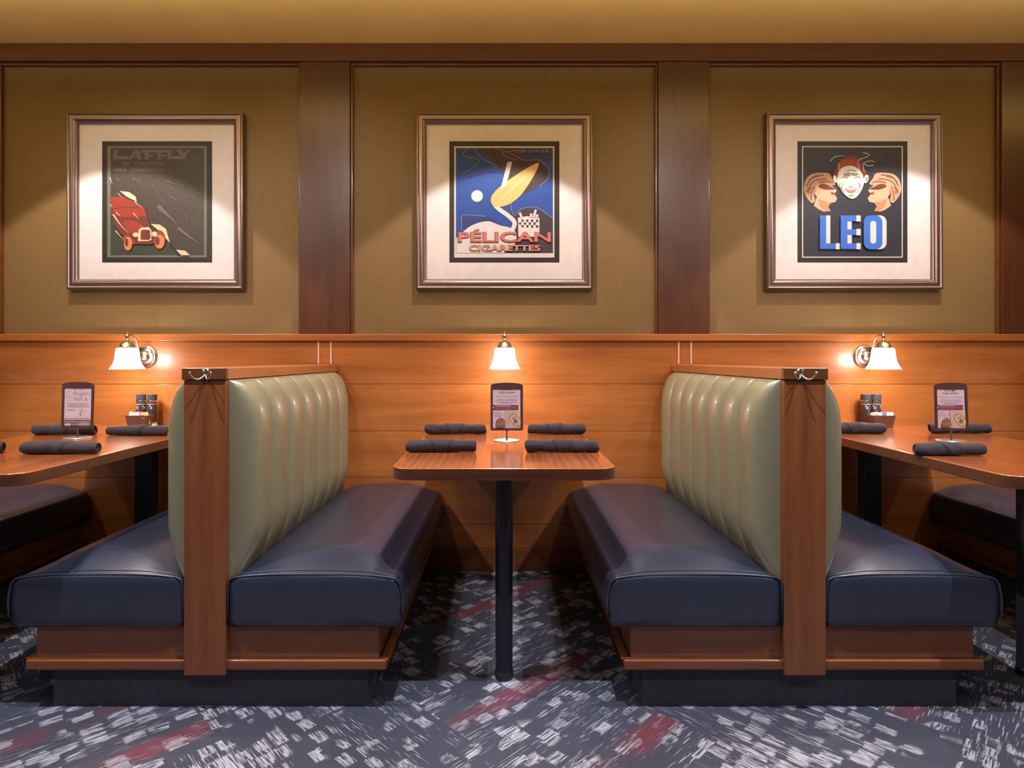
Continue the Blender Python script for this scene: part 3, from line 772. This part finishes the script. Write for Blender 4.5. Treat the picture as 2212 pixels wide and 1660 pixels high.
# ------------------------------------------------------------------ wall sconces
def sconce(x, label):
    zc = 1.098; t = thing('wall_sconce', label, 'wall lamp', (x, WALL, zc), 'bell-shaded wall lamps')
    bm = bmesh.new(); lathe(bm, [(0, -.001), (.058, -.001), (.058, -.005), (.055, -.009), (.046, -.010), (.044, -.016), (.036, -.019), (.030, -.020), (.027, -.027), (.016, -.033), (0, -.035)], 48, axis='y')
    obj('backplate', bm, M['nickel'], t, smooth=True, autos=50)
    SY = -.155
    bm = bmesh.new(); sphere(bm, (.0, -.034, -.002), .006)
    tube(bm, spline([(0, -.030, 0), (0, -.052, .001), (0, -.067, .020), (0, -.072, .050), (0, -.084, .080), (0, -.108, .101), (0, -.135, .106), (0, SY, .097)], 8), .0042, 12)
    sphere(bm, (0, -.058, .004), .007)
    obj('arm', bm, M['nickel'], t, smooth=True)
    bm = bmesh.new(); lathe(bm, [(0, .122), (.0022, .120), (.0035, .117), (.002, .113), (.003, .110), (.0075, .106), (.0100, .099), (.0080, .091), (.0045, .087), (.0060, .083), (.0085, .0795), (.0075, .076), (.014, .0745), (.024, .069), (.0305, .060), (.0335, .051), (.0350, .050), (.0355, .043), (.0350, .040), (0, .040)], 36, (0, SY, 0))
    f = obj('shade_fitter', bm, M['nickel'], t, smooth=True, autos=60)
    for a in (0.3, 2.4, 4.5):
        bm = bmesh.new(); p = Vector((math.cos(a), math.sin(a), 0)); tube(bm, [Vector((0, SY, .044))+p*.034, Vector((0, SY, .044))+p*.046], .0016, 8); sphere(bm, Vector((0, SY, .044))+p*.047, .003)
        obj('thumbscrew', bm, M['chrome'], f, smooth=True)
    prof = [(.036, .042), (.0435, .041), (.0480, .036), (.0500, .024), (.0515, .008), (.0535, -.010), (.0575, -.026), (.0640, -.041), (.0715, -.053), (.0755, -.0585), (.0755, -.0605)]
    bm = bmesh.new(); lathe(bm, prof, 56, (0, SY, 0))
    obj('glass_shade', bm, M['shade'], t, smooth=True)
    bm = bmesh.new(); sphere(bm, (0, SY, -.012), .022, 20, 12, (1, 1, 1.1)); lathe(bm, [(.012, .008), (.012, .040)], 16, (0, SY, 0))
    b = obj('bulb', bm, M['bulb'], t, smooth=True)
    b.visible_shadow = True
    lo = light('sconce_lamp', 'POINT', (0, SY, -.014), 27, (1.0, .91, .83), None, shadow_soft_size=.026); lo.parent = t
    return t
sconce(-1.836, 'nickel wall lamp with bell glass shade, above the left table')
sconce(0.0, 'nickel wall lamp with bell glass shade, above the middle table')
sconce(1.843, 'nickel wall lamp with bell glass shade, above the right table')

# ------------------------------------------------------------------ framed posters
def col(name, c): return plain(name, c, .6)
BLK = col('black_mat_core', (.020, .014, .013)); WHT = col('print_white', (.62, .60, .63)); NAVY = col('print_navy_black', (.018, .020, .038))
BLUE = col('print_blue', (.009, .060, .32)); DBLUE = col('print_deep_blue', (.015, .035, .19)); CLOUD = col('print_dusk', (.045, .028, .045))
GOLD = col('print_gold', (.72, .45, .16)); CREAM = col('print_cream', (.72, .55, .36)); REDL = col('print_coral', (.55, .16, .14)); SALM = col('print_salmon', (.62, .30, .22))
RED = col('print_red', (.30, .035, .02)); MAROON = col('print_maroon', (.15, .025, .018)); OR = col('print_orange', (.62, .20, .09)); GREEN = col('print_dark_green', (.035, .045, .032))
OLV = col('print_dark_olive', (.050, .038, .030)); RAIN = col('print_rain_grey', (.13, .11, .10)); GRY = col('print_grey_green', (.14, .15, .12)); TYPE = col('print_mauve_grey', (.125, .095, .115))
SKIN = col('print_peach', (.72, .38, .25)); SKIN2 = col('print_peach_shade', (.52, .22, .14)); HAIR = col('print_tan', (.50, .30, .19)); HAIR2 = col('print_brown', (.20, .085, .05)); FACE = col('print_pale_grey', (.66, .63, .58)); FSH = col('print_shadow_grey', (.22, .20, .19))
LBLUE = col('print_bright_blue', (.035, .15, .62)); VIO = col('print_violet_grey', (.22, .17, .26))
def picture(x, label, draw, ox, oy):
    K = .00236/3.609
    t = thing('framed_poster', label, 'picture', (x, 3.133, 1.895), 'framed advertising posters on the wall')
    H = .452; W_ = .052
    # mitred moulding: profile (inset from the outer edge, depth towards the room)
    prof = [(0, 0), (0, .030), (.003, .036), (.008, .038), (.013, .034), (.017, .033), (.026, .037), (.034, .036), (.042, .028), (.046, .025), (.052, .024), (.052, .010), (.052, 0)]
    bm = bmesh.new(); rings = [[bm.verts.new((sx*(H-i), -d, sz*(H-i))) for i, d in prof] for sx, sz in ((-1, -1), (1, -1), (1, 1), (-1, 1))]
    for q in range(4):
        a, b = rings[q], rings[(q+1) % 4]
        for k in range(len(prof)-1): bm.faces.new((a[k], a[k+1], b[k+1], b[k]))
    obj('frame', bm, M['frame'], t, smooth=True, autos=38)
    # mat with a window, bevelled edge
    hw, hh = .2835, .313
    A = Art(ox, oy, K, -.012); 
    obj('mat', bx(-H+.045, H-.045, -.012, -.004, -H+.045, H-.045), M['mat'], t)
    A.rect(ox-433, oy-478, ox+433, oy+478, BLK)
    Lt = draw(A)
    A.build('poster_print', t)
    obj('glazing', bx(-H+.047, H-.047, -.0205, -.0195, -H+.047, H-.047), M['glazing'], t)
    return t
def draw_truck(A):
    rn = random.Random(3)
    A.rect(443, 400, 1226, 1277, GRY); A.rect(470, 414, 1205, 1260, OLV)
    A.poly([(470, 690), (560, 770), (1010, 1258), (470, 1258)], GREEN)
    # lettering LAFFLY drawn as wide slabs, and two lines below
    T = TYPE
    A.rect(492, 430, 525, 506, T); A.rect(525, 480, 622, 506, T)
    A.poly([(600, 506), (668, 430), (700, 430), (715, 506), (680, 506), (675, 490), (645, 490), (635, 506)], T); A.poly([(652, 476), (672, 476), (668, 455)], OLV)
    for a in (715, 815): A.rect(a, 430, a+110, 452, T); A.rect(a+22, 452, a+55, 506, T); A.rect(a+55, 466, a+95, 484, T)
    A.rect(920, 430, 948, 506, T); A.rect(948, 480, 1040, 506, T)
    A.poly([(985, 432), (1030, 432), (1045, 458), (1072, 432), (1106, 432), (1062, 478), (1062, 506), (1024, 506), (1024, 478)], T)
    A.text('le rapide', 568, 520, 900, 562, T, .02); A.text('des camions', 492, 566, 890, 606, T, .02)
    for p in ([(980, 520), (985, 620), (1010, 700), (1030, 840)], [(800, 620), (800, 700), (900, 850), (1000, 920), (1090, 960), (1120, 880), (1180, 900)], [(640, 620), (655, 700), (600, 760)], [(910, 840), (870, 940), (890, 1010)], [(1075, 960), (1085, 1130), (1050, 1200)], [(1090, 470), (1190, 510)], [(1040, 700), (1060, 780), (1120, 810), (1180, 770)]):
        A.line(p, 3, RAIN)
    for x0, y0, x1, y1, w_ in ((515, 650, 590, 708, 10), (650, 650, 770, 745, 8), (690, 660, 780, 728, 5), (900, 670, 1020, 728, 10), (935, 795, 1030, 860, 10), (845, 870, 1000, 1022, 34), (1000, 1045, 1175, 1180, 26), (850, 905, 960, 1000, 8)):
        A.line([(x0, y0), (x1, y1)], w_, RAIN, False, taper=True)
    A.poly([(545, 755), (620, 765), (670, 800), (680, 842), (600, 800)], CREAM)
    A.poly([(470, 800), (570, 800), (740, 880), (765, 960), (770, 1010), (700, 1000), (560, 980), (480, 950)], MAROON)
    A.poly([(472, 800), (570, 802), (700, 860), (735, 885), (620, 880), (480, 890)], RED)
    A.poly([(490, 900), (600, 888), (735, 895), (760, 955), (620, 962), (520, 955)], RED)
    A.poly([(490, 960), (770, 985), (790, 1050), (720, 1110), (620, 1120), (560, 1100), (500, 1010)], MAROON)
    A.poly([(570, 1000), (660, 990), (740, 1040), (700, 1100), (620, 1090)], RED, True)
    A.poly([(570, 1120), (640, 1080), (690, 1120), (690, 1170), (600, 1165)], RED, True)
    A.poly([(790, 1015), (860, 1020), (910, 1055), (942, 1165), (900, 1120), (850, 1065)], CREAM)
    A.poly([(800, 1120), (850, 1065), (895, 1090), (900, 1150), (830, 1160)], RED, True)
    A.poly([(600, 1090), (690, 1075), (830, 1080), (850, 1140), (800, 1175), (690, 1175), (640, 1130)], MAROON)
    A.ell(612, 1170, 33, 55, OR); A.ell(600, 1160, 14, 32, MAROON); A.ell(860, 1155, 40, 55, OR); A.ell(842, 1150, 18, 34, MAROON)
    A.poly([(690, 1150), (694, 1065), (715, 1045), (775, 1040), (796, 1065), (796, 1140), (770, 1150)], CREAM); A.poly([(710, 1140), (712, 1070), (730, 1060), (785, 1062), (790, 1130), (775, 1142)], MAROON)
    A.ell(672, 1100, 24, 18, CREAM); A.ell(820, 1095, 22, 20, CREAM)
    for p, w_ in (([(495, 940), (560, 1030), (618, 1090)], 12), ([(515, 1070), (575, 1140)], 10), ([(470, 650), (490, 705)], 9), ([(665, 840), (740, 905)], 7), ([(655, 930), (700, 985)], 8), ([(520, 925), (560, 960)], 8), ([(470, 860), (492, 888)], 7), ([(535, 775), (570, 812)], 7)):
        A.line(p, w_, CREAM, taper=True)
    A.poly([(990, 1218), (1060, 1225), (1100, 1262), (1030, 1262)], CREAM)
    A.line([(940, 1165), (1010, 1258)], 12, NAVY, False)
def draw_shapes(A):
    # plain stand-in: blue field, pale dune, golden wedge, the poster's real wording
    A.rect(430, 407, 1218, 1283, WHT); A.rect(443, 420, 1207, 1248, BLUE)
    A.poly([(443, 420), (1207, 420), (1207, 520), (1000, 540), (780, 500), (600, 470), (443, 500)], DBLUE)
    A.poly([(720, 420), (930, 420), (1000, 515), (1100, 520), (1170, 600), (1165, 680), (1100, 720), (1000, 780), (880, 780), (820, 630), (765, 560), (700, 480), (580, 420)], CLOUD)
    A.poly([(870, 830), (900, 940), (1000, 890), (1100, 910), (1207, 980), (1207, 1248), (800, 1248), (880, 1100)], CLOUD)
    A.poly([(490, 960), (620, 965), (700, 960), (800, 1010), (700, 1100), (490, 1080)], DBLUE)
    for p in ([(580, 420), (660, 510), (765, 568), (620, 600), (520, 640)], [(740, 422), (870, 460), (985, 516), (1090, 515), (1165, 575), (1175, 650), (1100, 722)], [(545, 422), (500, 480), (620, 510), (600, 560), (480, 630)], [(960, 770), (880, 840), (900, 950), (960, 900), (1080, 890), (1205, 975)], [(910, 440), (810, 460), (850, 495), (925, 520)], [(490, 1070), (492, 960), (560, 950), (680, 960)]):
        A.line(p, 6, VIO)
    A.line([(525, 640), (690, 600), (790, 595)], 34, DBLUE, True)
    # dune, stem and wedge
    A.poly([(446, 1247), (446, 1130)]+[(v.x, v.y) for v in spline([(446, 1130, 0), (560, 1035, 0), (690, 998, 0), (790, 1030, 0), (870, 1050, 0), (920, 1100, 0), (900, 1190, 0), (820, 1247, 0)], 5)], WHT)
    A.line([(880, 1080), (905, 1010), (850, 950), (780, 900), (745, 850), (780, 790)], 34, WHT)
    A.poly([(745, 880), (725, 800), (850, 680), (1094, 540), (980, 760), (860, 865)], GOLD, True)
    A.line([(770, 850), (900, 730), (1080, 555)], 8, CREAM)
    A.ell(610, 800, 46, 46, WHT)
    A.poly([(795, 745), (850, 530), (887, 530), (840, 715)], WHT)
    A.poly([(935, 1120), (932, 970), (1000, 958), (1100, 970), (1100, 1120)], WHT)
    for i in range(8):
        for j in range(3):
            if (i+j) % 2: A.rect(940+i*19, 985+j*22, 957+i*19, 1003+j*22, CLOUD)
    for x0, y0, x1, y1 in ((945, 930, 962, 972), (1035, 938, 1035, 968), (1072, 908, 1055, 968), (1085, 945, 1078, 970)): A.line([(x0, y0), (x1, y1)], 18, WHT, False)
    A.text('VIRGINIA', 905, 436, 1183, 462, VIO, .012)
    A.text('PÉLICAN', 458, 1062, 1194, 1166, MAROON, .035); A.text('PÉLICAN', 464, 1066, 1189, 1160, REDL, .018)
    A.text('CIGARETTES', 547, 1184, 1110, 1235, MAROON, .04); A.text('CIGARETTES', 550, 1187, 1106, 1231, SALM, .022)
def draw_masks(A):
    for a, b, m in ((428, 402, WHT), (436, 410, NAVY)):
        A.rect(a, b, 824*2-a+(0), 1682-b, m)
    # two heads in profile wearing eye masks
    for s in (1, -1):
        X = (lambda v: v) if s == 1 else (lambda v: 1646-v)
        g = lambda pts: [(X(a), b) for a, b in pts]
        A.poly(g([(520, 870), (545, 800), (510, 760), (530, 700), (600, 690), (660, 715), (690, 735), (699, 756), (690, 768), (688, 790), (704, 815), (690, 842), (652, 850), (632, 880), (652, 912), (600, 918), (560, 900)]), SKIN)
        A.poly(g([(560, 800), (600, 830), (650, 850), (630, 880), (650, 915), (600, 905), (560, 860)]), SKIN2, True)
        A.poly(g([(545, 800), (580, 740), (640, 770), (690, 800), (700, 820), (685, 838), (640, 845), (590, 830)]), SKIN, True)
        A.poly(g([(440, 740), (455, 670), (500, 625), (570, 612), (640, 618), (665, 660), (690, 700), (650, 712), (600, 700), (560, 700), (530, 735), (520, 780), (530, 830), (505, 850), (470, 815), (450, 780)]), HAIR, True)
        for p in ([(460, 720), (500, 660), (560, 640)], [(480, 780), (490, 710), (540, 670), (620, 660)], [(500, 830), (500, 770), (520, 720)], [(560, 690), (620, 680), (670, 690)], [(470, 690), (520, 640), (600, 630)], [(465, 770), (475, 740), (500, 730)]):
            A.line(g(p), 10, HAIR2)
        A.poly(g([(555, 712), (600, 700), (660, 725), (690, 738), (640, 745), (580, 735)]), MAROON, True)
        A.line(g([(532, 725), (560, 712)]), 5, CREAM); A.ell(X(522), 752, 14, 20, SKIN2, .2); A.line(g([(655, 770), (690, 778)]), 14, RED, False)
    # smiling pale face with a red cap
    A.poly([(685, 640), (690, 570), (740, 500), (810, 478), (880, 500), (910, 560), (915, 640)], MAROON, True)
    A.poly([(715, 600), (730, 530), (800, 505), (868, 530), (875, 600)], RED, True)
    A.poly([(700, 680), (715, 600), (760, 565), (820, 560), (875, 590), (905, 640), (910, 700), (880, 770), (840, 812), (800, 814), (750, 775), (715, 725)], FACE, True)
    A.ell(684, 662, 15, 30, FACE, -.2); A.ell(928, 662, 18, 34, FACE, .25); A.ell(930, 662, 8, 18, FSH, .25)
    A.poly([(752, 622), (800, 612), (808, 640), (760, 640)], FSH, True); A.poly([(815, 615), (868, 622), (850, 638), (815, 635)], FSH, True)
    A.poly([(800, 640), (820, 640), (835, 720), (808, 728), (785, 720)], FACE, True)
    A.line([(735, 655), (755, 645), (785, 658)], 7, FSH); A.line([(838, 656), (860, 645), (885, 655)], 7, FSH)
    A.line([(790, 715), (808, 728), (828, 716)], 6, FSH)
    A.poly([(765, 735), (810, 745), (855, 733), (838, 765), (808, 772), (782, 762)], REDL, True); A.line([(775, 742), (810, 750), (850, 740)], 5, WHT)
    for p in ([(745, 690), (735, 730), (755, 770)], [(865, 690), (880, 725), (858, 770)], [(725, 690), (718, 715), (735, 750)], [(790, 792), (830, 790)], [(770, 600), (810, 592), (850, 602)]): A.line(p, 5, FSH)
    for p in ([(875, 590), (865, 520), (930, 490), (950, 470), (900, 455)], [(912, 610), (905, 545), (960, 520), (990, 530)], [(905, 540), (940, 560), (985, 555)], [(645, 525), (680, 490), (750, 480)], [(715, 600), (712, 540)]): A.line(p, 4, FACE)
    # LEO, blue slabs with a white drop shade
    A.rect(612, 950, 645, 1170, WHT); A.rect(645, 1140, 645.5, 1141, WHT); A.rect(688, 1168, 718, 1216, WHT)
    A.rect(562, 950, 612, 1214, LBLUE); A.rect(612, 1170, 688, 1214, LBLUE)
    A.rect(725, 950, 778, 1214, LBLUE); A.rect(778, 950, 848, 996, LBLUE); A.rect(778, 1060, 848, 1104, LBLUE); A.rect(778, 1170, 848, 1214, LBLUE)
    for q in ((778, 998, 812, 1060), (848, 950, 882, 998), (778, 1104, 812, 1170), (848, 1056, 882, 1106), (848, 1168, 882, 1216)): A.rect(*q, WHT)
    def rr(x0, y0, x1, y1, r, m): A.poly([(cx+r*math.cos(a), cy+r*math.sin(a)) for cx, cy, a0 in ((x1-r, y0+r, -PI/2), (x1-r, y1-r, 0), (x0+r, y1-r, PI/2), (x0+r, y0+r, PI)) for a in [a0+PI/2*i/6 for i in range(7)]], m)
    rr(935, 950, 1085, 1216, 52, WHT); rr(905, 950, 1052, 1216, 52, LBLUE); rr(957, 995, 1003, 1172, 20, WHT); rr(970, 1004, 1003, 1160, 14, NAVY) if False else None
picture(-1.788, 'framed dark poster of an old red truck in the rain', draw_truck, 836, 840)
picture(-.001, 'framed blue poster with a golden wedge above red lettering', draw_shapes, 825, 845)
picture(1.790, 'framed black poster of three masked heads over blue letters', draw_masks, 824, 841)
